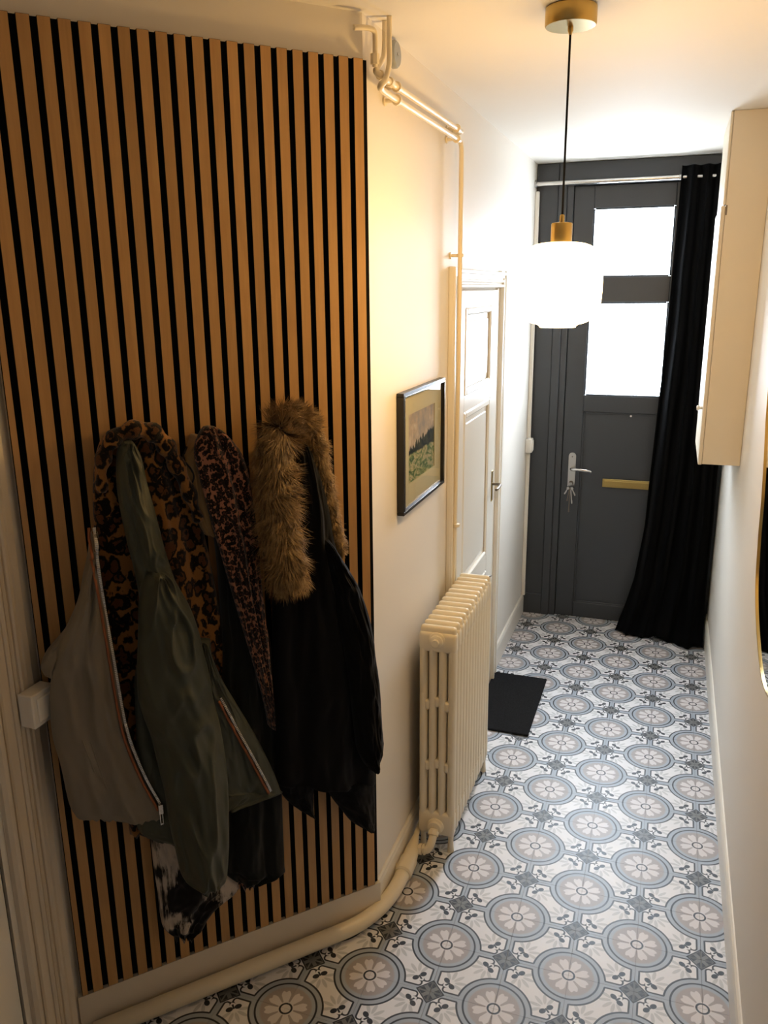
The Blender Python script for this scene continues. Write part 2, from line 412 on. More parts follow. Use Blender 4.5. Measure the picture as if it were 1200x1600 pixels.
# tiles, each an object of its own, clipped to the room's outline
def clip(poly, px, py, nx, ny):
    out = []
    for i in range(len(poly)):
        a, b = poly[i], poly[(i+1) % len(poly)]
        da, db = (a[0]-px)*nx + (a[1]-py)*ny, (b[0]-px)*nx + (b[1]-py)*ny
        if da >= 0: out.append(a)
        if (da >= 0) != (db >= 0):
            t = da/(da-db); out.append((a[0]+(b[0]-a[0])*t, a[1]+(b[1]-a[1])*t))
    return out
def area(p): return abs(sum(p[i][0]*p[(i+1) % len(p)][1]-p[(i+1) % len(p)][0]*p[i][1] for i in range(len(p))))/2 if len(p) > 2 else 0
full_tile = {}
HT = .0995
for j in range(-13, 16):
    for i in range(-9, 1):
        cx, cy = i*.2+.1, j*.2+.1
        sq = [(cx-HT, cy-HT), (cx+HT, cy-HT), (cx+HT, cy+HT), (cx-HT, cy+HT)]
        p = clip(clip(sq, XR-.003, 0, -1, 0), 0, YD-.002, 0, -1)
        far = clip(clip(p, 0, Dc.y, 0, 1), XL+.003, 0, 1, 0)
        near = clip(clip(clip(p, 0, Dc.y, 0, -1), Dc.x+NS.x*.003, Dc.y+NS.y*.003, NS.x, NS.y), XLL+.003, 0, 1, 0)
        polys = [q for q in (far, near) if area(q) > 1e-5]
        if not polys: continue
        rz = 0 if (i+j) % 2 == 0 else pi/2
        if sum(area(q) for q in polys) > .999*(2*HT)**2:
            me = full_tile.get('m')
            if me is None:
                bm = bmesh.new(); prism(bm, [(-HT, -HT), (HT, -HT), (HT, HT), (-HT, HT)], -.0045, 0)
                bmesh.ops.recalc_face_normals(bm, faces=bm.faces)
                me = bpy.data.meshes.new('floor_tile'); bm.to_mesh(me); bm.free(); full_tile['m'] = me
        else:
            bm = bmesh.new(); c, s_ = cos(-rz), sin(-rz)
            for q in polys: prism(bm, [((x-cx)*c-(y-cy)*s_, (x-cx)*s_+(y-cy)*c) for x, y in q], -.0045, 0)
            bmesh.ops.recalc_face_normals(bm, faces=bm.faces)
            me = bpy.data.meshes.new('floor_tile'); bm.to_mesh(me); bm.free()
        o = link('floor_tile', me, M_tile, floor, loc=(cx, cy, 0)); o.rotation_euler.z = rz

# baseboards
def skirting(name, poly_pts, inward, h=.13, t=.014, mat=M_trim):
    """profile swept along a straight floor line a->b; inward = unit vector into the room"""
    a, b = Vector(poly_pts[0]), Vector(poly_pts[1]); n = Vector(inward)
    prof = [(0, 0), (t, 0), (t, h-.022), (t*.75, h-.012), (t*.75, h-.006), (t*.35, h), (0, h)]
    bm = bmesh.new(); rings = []
    for p in (a, b): rings.append([bm.verts.new((p.x+n.x*u, p.y+n.y*u, z)) for u, z in prof])
    k = len(prof)
    for i in range(k): bm.faces.new((rings[0][i], rings[0][(i+1) % k], rings[1][(i+1) % k], rings[1][i]))
    bm.faces.new(rings[0][::-1]); bm.faces.new(rings[1])
    return struct(mk(name, bm, mat))
skirting('baseboard_right', ((XR, YB), (XR, 3.0)), (-1, 0))
skirting('baseboard_left', ((XL, Dc.y+.01), (XL, .985)), (1, 0), .125)
skirting('baseboard_left_far', ((XL, 2.045), (XL, 3.0)), (1, 0), .13)
A_, B_ = Dc + NS*0, Ec + NS*0
bm = bmesh.new()
for s0, s1 in ((-.012, .985),):
    pts = [WP(s0, 0, -.0215), WP(s1, 0, -.0215), WP(s1, 0, -.002), WP(s0, 0, -.002)]
    prism(bm, [(p.x, p.y) for p in pts], 0, .133)
struct(mk('baseboard_angled', bm, M_casing))
skirting('baseboard_near_left', ((XLL, -1.75), (XLL, YB)), (1, 0))

# unseen window added behind the camera as bluish fill from the house
win = struct(empty('fill_window', (-.8, YB, 1.5)))
bm = bmesh.new()
for a in ((-.5, -.6, .5, -.54), (-.5, .54, .5, .6), (-.5, -.54, -.44, .54), (.44, -.54, .5, .54), (-.025, -.54, .025, .54)):
    box(bm, a[0], 0, a[1], a[2], .04, a[3], .004)
mk('fill_window_frame', bm, M_trim, win)
for x0 in (-.44, .025): mk('window_pane', BX(x0, .005, -.54, x0+.415, .015, .54), M_backfill, win)  # glowing panes of the added fill window

# ------------------------------------------------------------------ slatted panel
panel = tag(empty('slat_panel', WP(.485, .135, -.01)), 'tall oak slat panel on black felt covering the angled wall behind the coats', 'wall panel')
pinv = panel.location.copy()
def wall_box(s0, z0, d0, s1, z1, d1, bev=0):
    bm = bmesh.new(); box(bm, s0, d0, z0, s1, d1, z1, bev)
    for v in bm.verts: v.co = WP(v.co.x, v.co.z, v.co.y) - pinv
    return bm
mk('felt_backing', wall_box(-.006, .136, -.0215, .972, 2.70, -.012), M_felt, panel)
slat_me = None
def slat_faces(bm):                       # oak veneer on the face, black board edges
    for f in bm.faces: f.material_index = 0 if f.normal.dot(NS) > .9 or abs(f.normal.z) > .9 else 1
for k in range(23):
    s0, s1 = .0102+.043*k, .0388+.043*k
    if k == 22: s1 = min(s1, .972)
    if k < 22 and slat_me is None:
        bm = bmesh.new(); box(bm, -.0143, -.0062, -1.282, .0143, .0062, 1.282, .0008)
        for v in bm.verts: v.co = DS*v.co.x + NS*v.co.y + Vector((0, 0, v.co.z))
        bmesh.ops.recalc_face_normals(bm, faces=bm.faces); slat_faces(bm)
        slat_me = bpy.data.meshes.new('slat'); bm.to_mesh(slat_me); bm.free(); slat_me.materials.append(M_wood.m); slat_me.materials.append(M_felt.m)
    if k < 22: o = link('slat', slat_me, M_wood, panel)
    else:
        bm = bmesh.new(); hw = (s1-s0)/2; box(bm, -hw, -.0062, -1.282, hw, .0062, 1.282, .0008)
        for v in bm.verts: v.co = DS*v.co.x + NS*v.co.y + Vector((0, 0, v.co.z))
        bmesh.ops.recalc_face_normals(bm, faces=bm.faces); slat_faces(bm); o = mk('slat', bm, M_wood, panel); o.data.materials.append(M_felt.m)
    o.location = WP((s0+s1)/2, 1.418, -.0058) - pinv

# ------------------------------------------------------------------ front door wall
door = struct(empty('door_1', (-.5, YD, 0)))
def dbox(name, x0, z0, x1, z1, y0, y1, mat, bev=.003, par=None):
    bm = BX(x0+.5, y0-YD, z0, x1+.5, y1-YD, z1, bev=bev); return mk(name, bm, mat, par or door)
FR = 3.02                                                     # front plane of the leaf
bm = bmesh.new()
def fb(x0, z0, x1, z1, y0, y1=YD-.001, b=.003): box(bm, x0+.5, y0-YD, z0, x1+.5, y1-YD, z1, b)
fb(XL+.002, 0, -.945, H-.002, 3.010); fb(-.945, .0, -.895, 2.70, 3.000); fb(-.895, 0, -.856, 2.69, 3.012)
fb(-.945, 2.70, XR-.002, H-.002, 3.006); fb(-.895, 2.685, -.115, 2.70, 2.996)
fb(-.125, 0, -.02, 2.69, 3.010); fb(-.02, 0, XR-.002, 2.70, 3.004)
fb(XL+.002, 0, -.945, .14, 3.002)
mk('door_frame', bm, M_door, door)
bm = bmesh.new()
fb(-.853, .004, -.738, 2.682, FR); fb(-.285, .004, -.128, 2.682, FR)           # stiles
fb(-.738, 2.556, -.285, 2.682, FR); fb(-.738, 2.024, -.285, 2.172, FR); fb(-.738, 1.365, -.285, 1.468, FR); fb(-.738, .004, -.285, .105, FR)
mk('leaf', bm, M_door, door)
bm = bmesh.new(); fb(-.738, .105, -.285, 1.365, FR+.012, b=.001)
mk('recessed_panel', bm, M_door, door)
def beads(x0, z0, x1, z1, w=.011, pr=.006):
    bm = bmesh.new()
    for a in ((x0, z0, x0+w, z1), (x1-w, z0, x1, z1), (x0+w, z0, x1-w, z0+w), (x0+w, z1-w, x1-w, z1)):
        box(bm, a[0]+.5, FR+.002-YD, a[1], a[2]+.5, FR+.016-YD, a[3], .003)
    return bm
mk('panel_moulding', beads(-.738, .105, -.285, 1.365), M_door, door)
for nm, z0, z1 in (('upper', 2.172, 2.556), ('lower', 1.468, 2.024)):
    g = dbox('window_pane', -.738, z0, -.285, z1, FR+.012, FR+.02, M_day, 0)
    mk('glazing_bead', beads(-.738, z0, -.285, z1, .008), M_door, g).location = (0, 0, 0)
ms = dbox('mail_slot', -.597, .895, -.300, .948, FR-.004, FR+.008, M_brass, .002)
bm = BX(-.587+.5, FR-.007-YD, .905, -.310+.5, FR-.0035-YD, .938, bev=.0015); mk('mail_flap', bm, M_brass, ms)
bm = bmesh.new(); lathe(bm, [(.006, -.003), (.006, .004)], (-.452+.5, FR+.008-YD, 1.348), 'y', 12); mk('spy_hole', bm, M_white, door)
# lock plate with rounded ends, lever
bm = bmesh.new(); n = 10; outl = []
for k in range(n+1): a = pi*k/n; outl.append((.0225*cos(a), .078+.0225*sin(a)))
outl += [(-.0225, -.118), (.0225, -.118)]
lo = [bm.verts.new((x, 0, z)) for x, z in outl]; hi = [bm.verts.new((x, .007, z)) for x, z in outl]
bm.faces.new(lo); bm.faces.new(hi[::-1])
for i in range(len(outl)): bm.faces.new((lo[i], lo[(i+1) % len(outl)], hi[(i+1) % len(outl)], hi[i]))
lp = mk('lock_plate', bm, M_steel, door, 40); lp.location = (-.789+.5, FR-.0065-YD, 1.005)
bm = bmesh.new(); tube(bm, smooth_path([(0, .002, 0), (0, -.03, 0), (.012, -.045, 0), (.05, -.05, .002), (.10, -.048, -.002), (.125, -.046, -.008)], 6), [.009]*7+[.0085]*6+[.0095]*6+[.0105]*6+[.0075]*6, 10)
mk('lever_handle', bm, M_chrome, lp, True)
bm = bmesh.new(); lathe(bm, [(.014, -.004), (.014, .001)], (0, -.0005, -.095), 'y', 16); mk('lock_cylinder', bm, M_darkmetal, lp)
bm = bmesh.new(); lathe(bm, [(.004, -.003), (.004, .001)], (0, -.0005, .075), 'y', 10); mk('screw', bm, M_darkmetal, lp)

keys = tag(empty('key_bunch', (-.789, FR-.012, .908)), 'bunch of keys hanging from the front door lock', 'keys')
bm = bmesh.new(); tube(bm, [(.011*cos(t*pi/8), -.022, -.012+.011*sin(t*pi/8)) for t in range(17)], .0014, 6, False); mk('key_ring', bm, M_darkmetal, keys, True)
bm = bmesh.new(); box(bm, -.0015, -.03, -.006, .0015, .004, .006, .001); box(bm, -.009, -.024, -.008, .009, -.021, .010, .001); mk('key', bm, M_steel, keys)
for k, (ax, ay, L, mt) in enumerate(((-.10, .02, .10, M_steel), (.16, -.05, .085, M_darkmetal), (.02, .03, .155, M_darkmetal), (-.42, 0, .05, M_steel), (.5, 0, .045, M_steel))):
    bm = bmesh.new(); yk = -.022-.0035*k
    lathe(bm, [(.0085, -.0011), (.0085, .0011)], (0, yk, -.028), 'y', 12); box(bm, -.0032, yk-.001, -.028-L, .0032, yk+.001, -.033, .0004)
    for t in range(4): box(bm, .003, yk-.0009, -.028-L+.006*t+.002, .0058, yk+.0009, -.028-L+.006*t+.005)
    o = mk('key', bm, mt, keys); o.rotation_euler = (0, ax, 0)

# trim strip in the corner and its small white box
struct(mk('trim_1', BX(XL+.001, 2.972, .13, XL+.024, 2.996, 2.66, bev=.003), M_trim))
jb = tag(empty('junction_box', (XL+.001, 2.955, 1.15)), 'small white box on the corner trim left of the front door', 'electrical box')
mk('box_body', BX(0, -.032, -.045, .042, .026, .045, bev=.006, seg=2), M_white, jb, 40)
mk('box_cover', BX(.040, -.022, -.034, .047, .018, .034, bev=.003), M_white, jb)

# curtain rod
rod = tag(empty('curtain_rod', (-.5, 2.955, 2.697)), 'steel extending curtain rod across the top of the dark front door', 'curtain rod')
bm = bmesh.new(); lathe(bm, [(.0135, -.57), (.0135, .225)], (0, 0, 0), 'x', 16); mk('outer_tube', bm, M_chrome, rod, 40)
bm = bmesh.new(); lathe(bm, [(.0095, .2), (.0095, .586)], (0, 0, 0), 'x', 16); mk('inner_tube', bm, M_chrome, rod, 40)
bm = bmesh.new(); lathe(bm, [(.016, .22), (.016, .232)], (0, 0, 0), 'x', 16); mk('collar', bm, M_steel, rod, 40)
for x in (-.575, .589):
    bm = bmesh.new(); s_ = 1 if x < 0 else -1; lathe(bm, [(.022, 0), (.022, s_*.008), (.016, s_*.012)], (x, 0, 0), 'x', 20); mk('end_bracket', bm, M_steel, rod, 40)

# curtain: bunched cloth on eyelets, flaring left and puddling on the tiles
def lerp(a, b, t): return a+(b-a)*t
def interp(tab, t):
    for (a, va), (b, vb) in zip(tab, tab[1:]):
        if t <= b: return lerp(va, vb, (t-a)/(b-a) if b > a else 0)
    return tab[-1][1]
cur = tag(empty('curtain', (-.1, 2.93, 0)), 'floor-length black curtain bunched at the right of the front door', 'curtain')
bm = bmesh.new(); NU, NV = 150, 90; rows = []
XLz = [(0, -.435), (.03, -.43), (.06, -.40), (.12, -.36), (.25, -.325), (.45, -.305), (.7, -.28), (.95, -.27), (1, -.268)]
for j in range(NV+1):
    w = j/NV; row = []
    x0 = interp(XLz, w); x1 = lerp(.068, .064, w)
    for i in range(NU+1):
        t = i/NU
        tt = t + .02*sin(5*t+3*w)
        am = interp([(0, .014), (.05, .020), (.12, .034), (.3, .036), (.85, .026), (1, .024)], w)
        ph = 2*pi*tt*lerp(4.6, 4.5, w) + .7*sin(2*w*pi+t*3)*(1-w)
        y = -.018 + am*sin(ph) + .006*sin(ph*2.3+w*9)*(1-w)
        x = lerp(x0, x1, t)
        z = 2.755*w
        # flare towards the room and puddle at the floor
        k = max(0, 1-w/.16); y -= (.13*t**.8 + .03)*k*k*(1.0+.15*sin(9*t))
        if w < .05:
            q = (.05-w)/.05; y -= .055*q*q*(1+.25*sin(11*t)); x -= .02*q*q*(1-t)
            z = 2.755*w*(1-.55*q) + .016*q*(.5+.5*sin(15*t+w*90))
        z = max(z, .006)
        x += .008*noise.noise(Vector((t*7, w*6, 2)))*(1-w); y += .010*noise.noise(Vector((t*9, w*7, 5)))
        y = min(y, .055)
        row.append(bm.verts.new((x+.1, y+.02, z)))
    rows.append(row)
for a, b in zip(rows, rows[1:]):
    for i in range(NU): bm.faces.new((a[i], a[i+1], b[i+1], b[i]))
bmesh.ops.solidify(bm, geom=bm.faces[:], thickness=.003)
mk('curtain_cloth', bm, M_velvet, cur, True)

# ------------------------------------------------------------------ panelled door and its casing in the left wall
d2 = struct(empty('door_2', (XL, 1.45, 0)))
Y0 = 1.45
def lbox(name, y0, z0, y1, z1, x0, x1, mat=M_trim, bev=.002, par=None):
    return mk(name, BX(x0, y0-Y0, z0, x1, y1-Y0, z1, bev=bev), mat, par or d2)
lbox('leaf', 1.085, .004, 1.885, 2.105, .0005, .006)
for z0, z1 in ((.004, .16), (.72, .80), (1.60, 1.67), (2.035, 2.105)): lbox('rail', 1.205, z0, 1.735, z1, .005, .016)
for y0, y1 in ((1.085, 1.205), (1.735, 1.885)): lbox('stile', y0, .004, y1, 2.105, .005, .016)
for z0, z1 in ((.16, .72), (.80, 1.60), (1.67, 2.035)):
    bm = bmesh.new()
    for a in ((1.205, z0, 1.235, z1), (1.705, z0, 1.735, z1), (1.235, z0, 1.705, z0+.03), (1.235, z1-.03, 1.705, z1)):
        box(bm, .005, a[0]-Y0, a[1], .020, a[2]-Y0, a[3], .006)
    mk('panel_moulding', bm, M_trim, d2)
    lbox('raised_panel', 1.262, z0+.055, 1.678, z1-.055, .005, .011, bev=.004)
def casing(y0, y1, z0, z1):
    for k, (u0, u1, t) in enumerate(((0, .10, .020), (.001, .022, .032), (.03, .05, .027), (.075, .099, .028))):
        yield u0, u1, t
bm = bmesh.new()
for u0, u1, t in casing(0, 0, 0, 0):
    box(bm, 0, 1.905+.035+u0*1.05-Y0-.0, 0, t, 1.905+.035+u1*1.05-Y0, 2.125+u1*.7, .003)
    box(bm, 0, 1.065-u1*.8-Y0, 0, t, 1.065-u0*.8-Y0, 2.125+u1*.7, .003)
    box(bm, 0, 1.0665-u1*.8-Y0, 2.115+u0*.75, t-.0007, 1.9385+u1*1.05-Y0, 2.1135+u1*.75, .003)
mk('casing', bm, M_trim, d2)
lbox('jamb', 1.888, 0, 1.938, 2.113, 0, .012); 
hl = lbox('handle_plate', 1.815, 1.06, 1.85, 1.22, .016, .019, M_brass)
bm = bmesh.new(); tube(bm, smooth_path([(.018, 1.832-Y0, 1.15), (.05, 1.832-Y0, 1.15), (.062, 1.82-Y0, 1.15), (.064, 1.76-Y0, 1.148), (.060, 1.73-Y0, 1.145)], 5), .007, 10); mk('lever_handle', bm, M_darkmetal, hl, True)

# door and casing at the extreme left
d3 = struct(empty('door_3', (XLL, -1.2, 0)))
bm = bmesh.new(); Y3 = -1.2
def cb(y0, y1, x1, b=.004): box(bm, 0, y0-Y3, 0, x1, y1-Y3, 2.35, b)
cb(-.850, -.695, .018); cb(-.849, -.822, .034, .008); cb(-.812, -.800, .026); cb(-.776, -.764, .027); cb(-.758, -.750, .024); cb(-.744, -.735, .028, .004); cb(-.722, -.696, .022)
cb(-1.70, -1.60, .03); box(bm, 0, -1.70-Y3, 2.35, .03, -.695-Y3, 2.46, .004)
mk('casing', bm, M_casing, d3)
mk('leaf', BX(.001, -1.598-Y3, .006, .022, -.884-Y3, 2.345, bev=.003), M_trim, d3)
mk('rebate', BX(.0005, -.868-Y3, .002, .013, -.8505-Y3, 2.35), M_trim, d3)
mk('gap_shade_strip', BX(.0005, -.884-Y3, .002, .004, -.8685-Y3, 2.345), M_grout, d3)  # dark strip standing in for the shade in the gap beside the leaf
for z0, z1 in ((.2, .95), (1.1, 2.15)): mk('panel', BX(.020, -1.48-Y3, z0, .028, -1.005-Y3, z1, bev=.006), M_trim, d3)

# light switch on that casing
sw = tag(empty('light_switch', (XLL+.026, -.722, 1.108)), 'white surface-mounted light switch on the door casing left of the slats', 'light switch')
mk('switch_box', BX(0, -.042, -.045, .046, .040, .045, bev=.003), M_white, sw)
mk('rocker', BX(.045, -.028, -.032, .052, .030, .032, bev=.003), M_white, sw)

# ------------------------------------------------------------------ radiator
rad = tag(empty('radiator', (-.963, .76, 0)), 'cream cast-iron column radiator standing against the left wall', 'radiator')
bm = bmesh.new()
RX0, RX1 = -.071, .071
def col(cx, rx, ry, z0, z1):
    seg = 10; rings = []
    for z in (z0, z1): rings.append([bm.verts.new((cx+rx*cos(2*pi*k/seg), ry*sin(2*pi*k/seg), z)) for k in range(seg)])
    for k in range(seg): bm.faces.new((rings[0][k], rings[0][(k+1) % seg], rings[1][(k+1) % seg], rings[1][k]))
    bm.faces.new(rings[0][::-1]); bm.faces.new(rings[1])
for cx in (-.0545, -.0185, .0185, .0545): col(cx, .0165, .0228, .10, .90)
box(bm, RX0, -.0228, .835, RX1, .0228, .915, .016, 3); box(bm, RX0+.004, -.014, .88, RX1-.004, .014, .935, .012, 3)
box(bm, RX0, -.0228, .07, RX1, .0228, .175, .016, 3)
for i, cx in enumerate((-.038, 0, .038)):
    for zz in (.345+(.012 if i == 1 else 0), .60+(.014 if i == 1 else 0)): box(bm, cx-.0125, -.0195, zz, cx+.0125, .0195, zz+.042, .009, 2)
bmesh.ops.recalc_face_normals(bm, faces=bm.faces)
sec = bpy.data.meshes.new('radiator_section'); bm.to_mesh(sec); bm.free(); _angle(sec, 50)
NSEC = 13; pit = .0485
for k in range(NSEC):
    o = link('radiator_section', sec, M_rad, rad); o.location = (0, (k-(NSEC-1)/2)*pit, 0)
for k in (0, NSEC-1):
    for sx in (-1, 1):
        bm = bmesh.new(); lathe(bm, [(.014, 0), (.013, .01), (.010, .05), (.014, .09)], (sx*.055, (k-(NSEC-1)/2)*pit, 0), 'z', 12); mk('foot', bm, M_rad, rad, 40)
ye = -(NSEC-1)/2*pit
bm = bmesh.new(); lathe(bm, [(.031, -.018), (.031, -.026), (.024, -.030), (.024, -.036), (.018, -.040), (.013, -.041), (.013, -.052)], (0, ye, .885), 'y', 24); mk('top_plug', bm, M_rad, rad, 40)
bm = bmesh.new(); lathe(bm, [(.032, -.018), (.032, -.028), (.026, -.033), (.026, -.045)], (0, ye, .115), 'y', 24); mk('lower_bush', bm, M_rad, rad, 40)
bm = bmesh.new(); box(bm, .062, (NSEC-1)/2*pit-.012, .935, .071, (NSEC-1)/2*pit+.012, .9375, .001); mk('end_chip', bm, M_darkmetal, rad)

# ------------------------------------------------------------------ heating pipes
fp = tag(empty('floor_heating_pipe', (-1.02, .1, 0)), 'thick cream heating pipe running along the floor below the slats to the radiator', 'pipe')
fo = fp.location
def sub(pts, o): return [Vector(p)-o for p in pts]
PR = .0265
path = [WP(.955, PR+.006, .036), WP(.5, PR+.006, .036), WP(.20, PR+.006, .036)]
q0, q1, q2 = WP(.15, PR+.006, .036), WP(-.005, PR+.008, .036), Vector((-1.03, .215, PR+.011))
pth = path + [q0*(1-t)**2 + q1*2*t*(1-t) + q2*t*t for t in [k/14 for k in range(15)]] + [Vector((-1.03, .25, PR+.012))]
bm = bmesh.new(); tube(bm, sub(pth, fo), PR, 18); mk('pipe_run', bm, M_pipe, fp, True)
bm = bmesh.new(); tube(bm, sub([(-1.03, .235, .038), (-1.03, .24, .0385), (-1.03, .31, .042), (-1.03, .315, .042), (-1.032, .36, .047), (-1.036, .40, .055), (-1.038, .43, .06)], fo), [.028, .0335, .0335, .029, .027, .018, .013], 18); mk('reducing_tee', bm, M_pipe, fp, 40)
bm = bmesh.new(); tube(bm, sub(smooth_path([(-1.037, .42, .058), (-1.042, .5, .066), (-1.046, .8, .07), (-1.046, 1.0, .075)], 5), fo), .011, 12); mk('thin_pipe', bm, M_pipe, fp, True)
bm = bmesh.new(); tube(bm, sub([(-1.066, .262, .04), (-1.03, .262, .04)], fo), .017, 12); mk('wall_stub', bm, M_pipe, fp, 40)
bm = bmesh.new(); tube(bm, sub(smooth_path([(-1.03, .375, .05), (-1.00, .375, .052), (-.975, .378, .056), (-.963, .395, .085), (-.963, .425, .113)], 6), fo), .0155, 14); mk('elbow', bm, M_pipe, fp, True)
for a, b, r in (((-1.006, .375, .052), (-.996, .375, .053), .021), ((-.992, .375, .053), (-.984, .376, .054), .021), ((-.963, .408, .098), (-.963, .42, .109), .021)):
    bm = bmesh.new(); tube(bm, sub([a, b], fo), r, 8); mk('union_nut', bm, M_pipe, fp)

hp = tag(empty('heating_pipe', (-1.03, .99, .9)), 'lower wall pipe under the ceiling, dropping vertically beside the panelled door', 'pipe', None)
ho = hp.location
bm = bmesh.new(); pr = .0115
tube(bm, sub(smooth_path([(-1.018, .117, H-.001), (-1.018, .115, 2.76), (-1.018, .113, 2.70), (-1.022, .094, 2.658), (-1.030, .078, 2.640), (-1.036, .105, 2.635), (-1.036, .2, 2.634)], 8) + smooth_path([(-1.036, .22, 2.634), (-1.036, .9, 2.637), (-1.036, .975, 2.635)], 4) + smooth_path([(-1.036, .99, 2.63), (-1.036, 1.003, 2.61), (-1.036, 1.005, 2.55)], 5) + [Vector((-1.036, 1.005, 1.8)), Vector((-1.044, 1.005, 1.1)), Vector((-1.0495, 1.005, .9)), Vector((-1.0495, 1.005, .09))], ho), [.0072]*24+[.009]*70, 12)
mk('pipe_run', bm, M_pipe, hp, True)
def wclip(o, y, z, vertical, par):
    bm = bmesh.new()
    tube(bm, sub([(XL+.001, y, z), (-1.048, y, z)], o), .006, 8)
    tube(bm, sub([(XL+.001, y, z), (XL+.006, y, z)], o), .013, 10)
    a = Vector((-1.036, y, z)); dv = Vector((0, 0, .006)) if vertical else Vector((0, .006, 0))
    tube(bm, sub([a-dv, a+dv], o), .0145, 12)
    return mk('pipe_clip', bm, M_pipe, par, 40)
wclip(ho, 1.005, 2.235, True, hp); wclip(ho, 1.005, 1.16, True, hp); wclip(ho, .235, 2.634, False, hp); wclip(ho, .93, 2.636, False, hp)
hp2 = tag(empty('heating_pipe', (-1.03, .5, 2.668)), 'upper of the two cream pipes running along the wall under the ceiling', 'pipe')
ho = hp2.location
bm = bmesh.new()
tube(bm, sub(smooth_path([(-1.043, .152, H-.001), (-1.043, .151, 2.77), (-1.044, .143, 2.725), (-1.046, .105, 2.692), (-1.044, .082, 2.676), (-1.038, .115, 2.668), (-1.036, .2, 2.668)], 8) + smooth_path([(-1.036, .22, 2.668), (-1.036, .9, 2.671), (-1.036, .985, 2.671)], 4) + smooth_path([(-1.036, 1.0, 2.671), (-1.046, 1.012, 2.671), (XL+.001, 1.014, 2.671)], 5), ho), [.0072]*30+[.009]*80, 12)
mk('pipe_run', bm, M_pipe, hp2, True)
wclip(ho, .235, 2.668, False, hp2); wclip(ho, .93, 2.671, False, hp2)
for pp in ((-1.040, .098, 2.671), (-1.036, .165, 2.668)):
    bm = bmesh.new(); tube(bm, sub([Vector(pp), Vector(pp)+Vector((0, .02, 0))], ho), .013, 8); mk('coupling', bm, M_pipe, hp2)
sp_ = tag(empty('corner_pipe', (-1.03, .05, 2.75)), 'short thin cream pipe bent round the ceiling corner above the slats', 'pipe')
bm = bmesh.new(); so = sp_.location
tube(bm, sub(smooth_path([(-1.078, .006, 2.765), (-1.055, .028, 2.768), (-1.04, .055, 2.766), (-1.04, .065, 2.745), (-1.042, .068, 2.70), (-1.044, .072, 2.685)], 6), so), .007, 10); mk('pipe_run', bm, M_pipe, sp_, True)
bm = bmesh.new(); tube(bm, sub([(-1.042, .067, 2.715), (-1.043, .069, 2.69)], so), .0125, 8); mk('coupling', bm, M_pipe, sp_)
dsc = tag(empty('cover_disc', (XL, .312, 2.772)), 'round grey cover disc on the wall beside the ceiling pipes', 'cover plate')
bm = bmesh.new(); lathe(bm, [(.037, .001), (.037, .012), (.032, .018)], (0, 0, 0), 'x', 28); mk('disc', bm, M_grey, dsc, 40)
bm = bmesh.new(); lathe(bm, [(.004, .018), (.004, .0205)], (0, 0, 0), 'x', 8); mk('screw', bm, M_steel, dsc)

# ------------------------------------------------------------------ framed picture
pic = tag(empty('framed_picture', (XL, .595, 1.58)), 'black framed landscape watercolour hanging on the left wall above the radiator', 'picture')
PW, PH = .262, .206
bm = bmesh.new()
for a in ((-PW, -PH, PW, -PH+.012), (-PW, PH-.012, PW, PH), (-PW, -PH+.012, -PW+.012, PH-.012), (PW-.012, -PH+.012, PW, PH-.012)):
    box(bm, .001, a[0], a[1], .026, a[2], a[3], .0015)
mk('frame', bm, M_black, pic)
bm = bmesh.new()
for a in ((-PW+.010, -PH+.010, PW-.010, -PH+.0135), (-PW+.010, PH-.0135, PW-.010, PH-.010), (-PW+.010, -PH+.0135, -PW+.0135, PH-.0135), (PW-.0135, -PH+.0135, PW-.010, PH-.0135)):
    box(bm, .0262, a[0], a[1], .0275, a[2], a[3])
mk('frame_edge', bm, M_chrome, pic)
bm = bmesh.new()
for a in ((-PW+.012, -PH+.012, PW-.012, -.118), (-PW+.012, .122, PW-.012, PH-.012), (-PW+.012, -.118, -.165, .122), (.165, -.118, PW-.012, .122)):
    box(bm, .004, a[0], a[1], .012, a[2], a[3])
mk('mount', bm, M_passe, pic)
mk('print', BX(.004, -.165, -.118, .009, .165, .122), M_art, pic)
mk('glass', BX(.0165, -PW+.012, -PH+.012, .0185, PW-.012, PH-.012), M_pane, pic)

# ------------------------------------------------------------------ pendant lamp
LX, LY, LZ = -.553, .215, 2.122
lamp = tag(empty('pendant_lamp', (LX, LY, H)), 'lit opal glass pendant lamp with brass fittings hanging from the ceiling', 'pendant lamp')
lz = LZ-H
bm = bmesh.new(); lathe(bm, [(.063, 0), (.0665, -.003), (.0665, -.042), (.064, -.046), (.014, -.046)], (0, 0, 0), 'z', 48); mk('canopy', bm, M_brass, lamp, 40)
bm = bmesh.new(); lathe(bm, [(.007, -.046), (.0075, -.056), (.0042, -.062), (.0042, -.066)], (0, 0, 0), 'z', 16); mk('cord_grip', bm, M_brass, lamp, 40)
bm = bmesh.new(); tube(bm, [(0, 0, -.06), (0, 0, -.3), (0, 0, lz+.175)], .003, 8); mk('cord', bm, M_cord, lamp, True)
bm = bmesh.new(); lathe(bm, [(.0045, lz+.185), (.0065, lz+.182), (.0065, lz+.166), (.027, lz+.163), (.029, lz+.160), (.029, lz+.108), (.012, lz+.107)], (0, 0, 0), 'z', 32); mk('socket', bm, M_brass, lamp, 40)
bm = bmesh.new(); prof = []; ex = 3.4; hh = .113; rr = .1185
for k in range(25):
    a = pi/2 - pi*k/24*.93 - .04; c, s_ = cos(a), sin(a)
    prof.append((max(.02, rr*abs(c)**(2/ex)), lz + hh*(abs(s_)**(2/ex))*(1 if s_ > 0 else -1)))
prof = prof[:-1] + [(.052, lz-.1135), (.050, lz-.118), (.047, lz-.118), (.047, lz-.112)]
lathe(bm, prof, (0, 0, 0), 'z', 56, False); mk('shade', bm, M_opal, lamp, True)
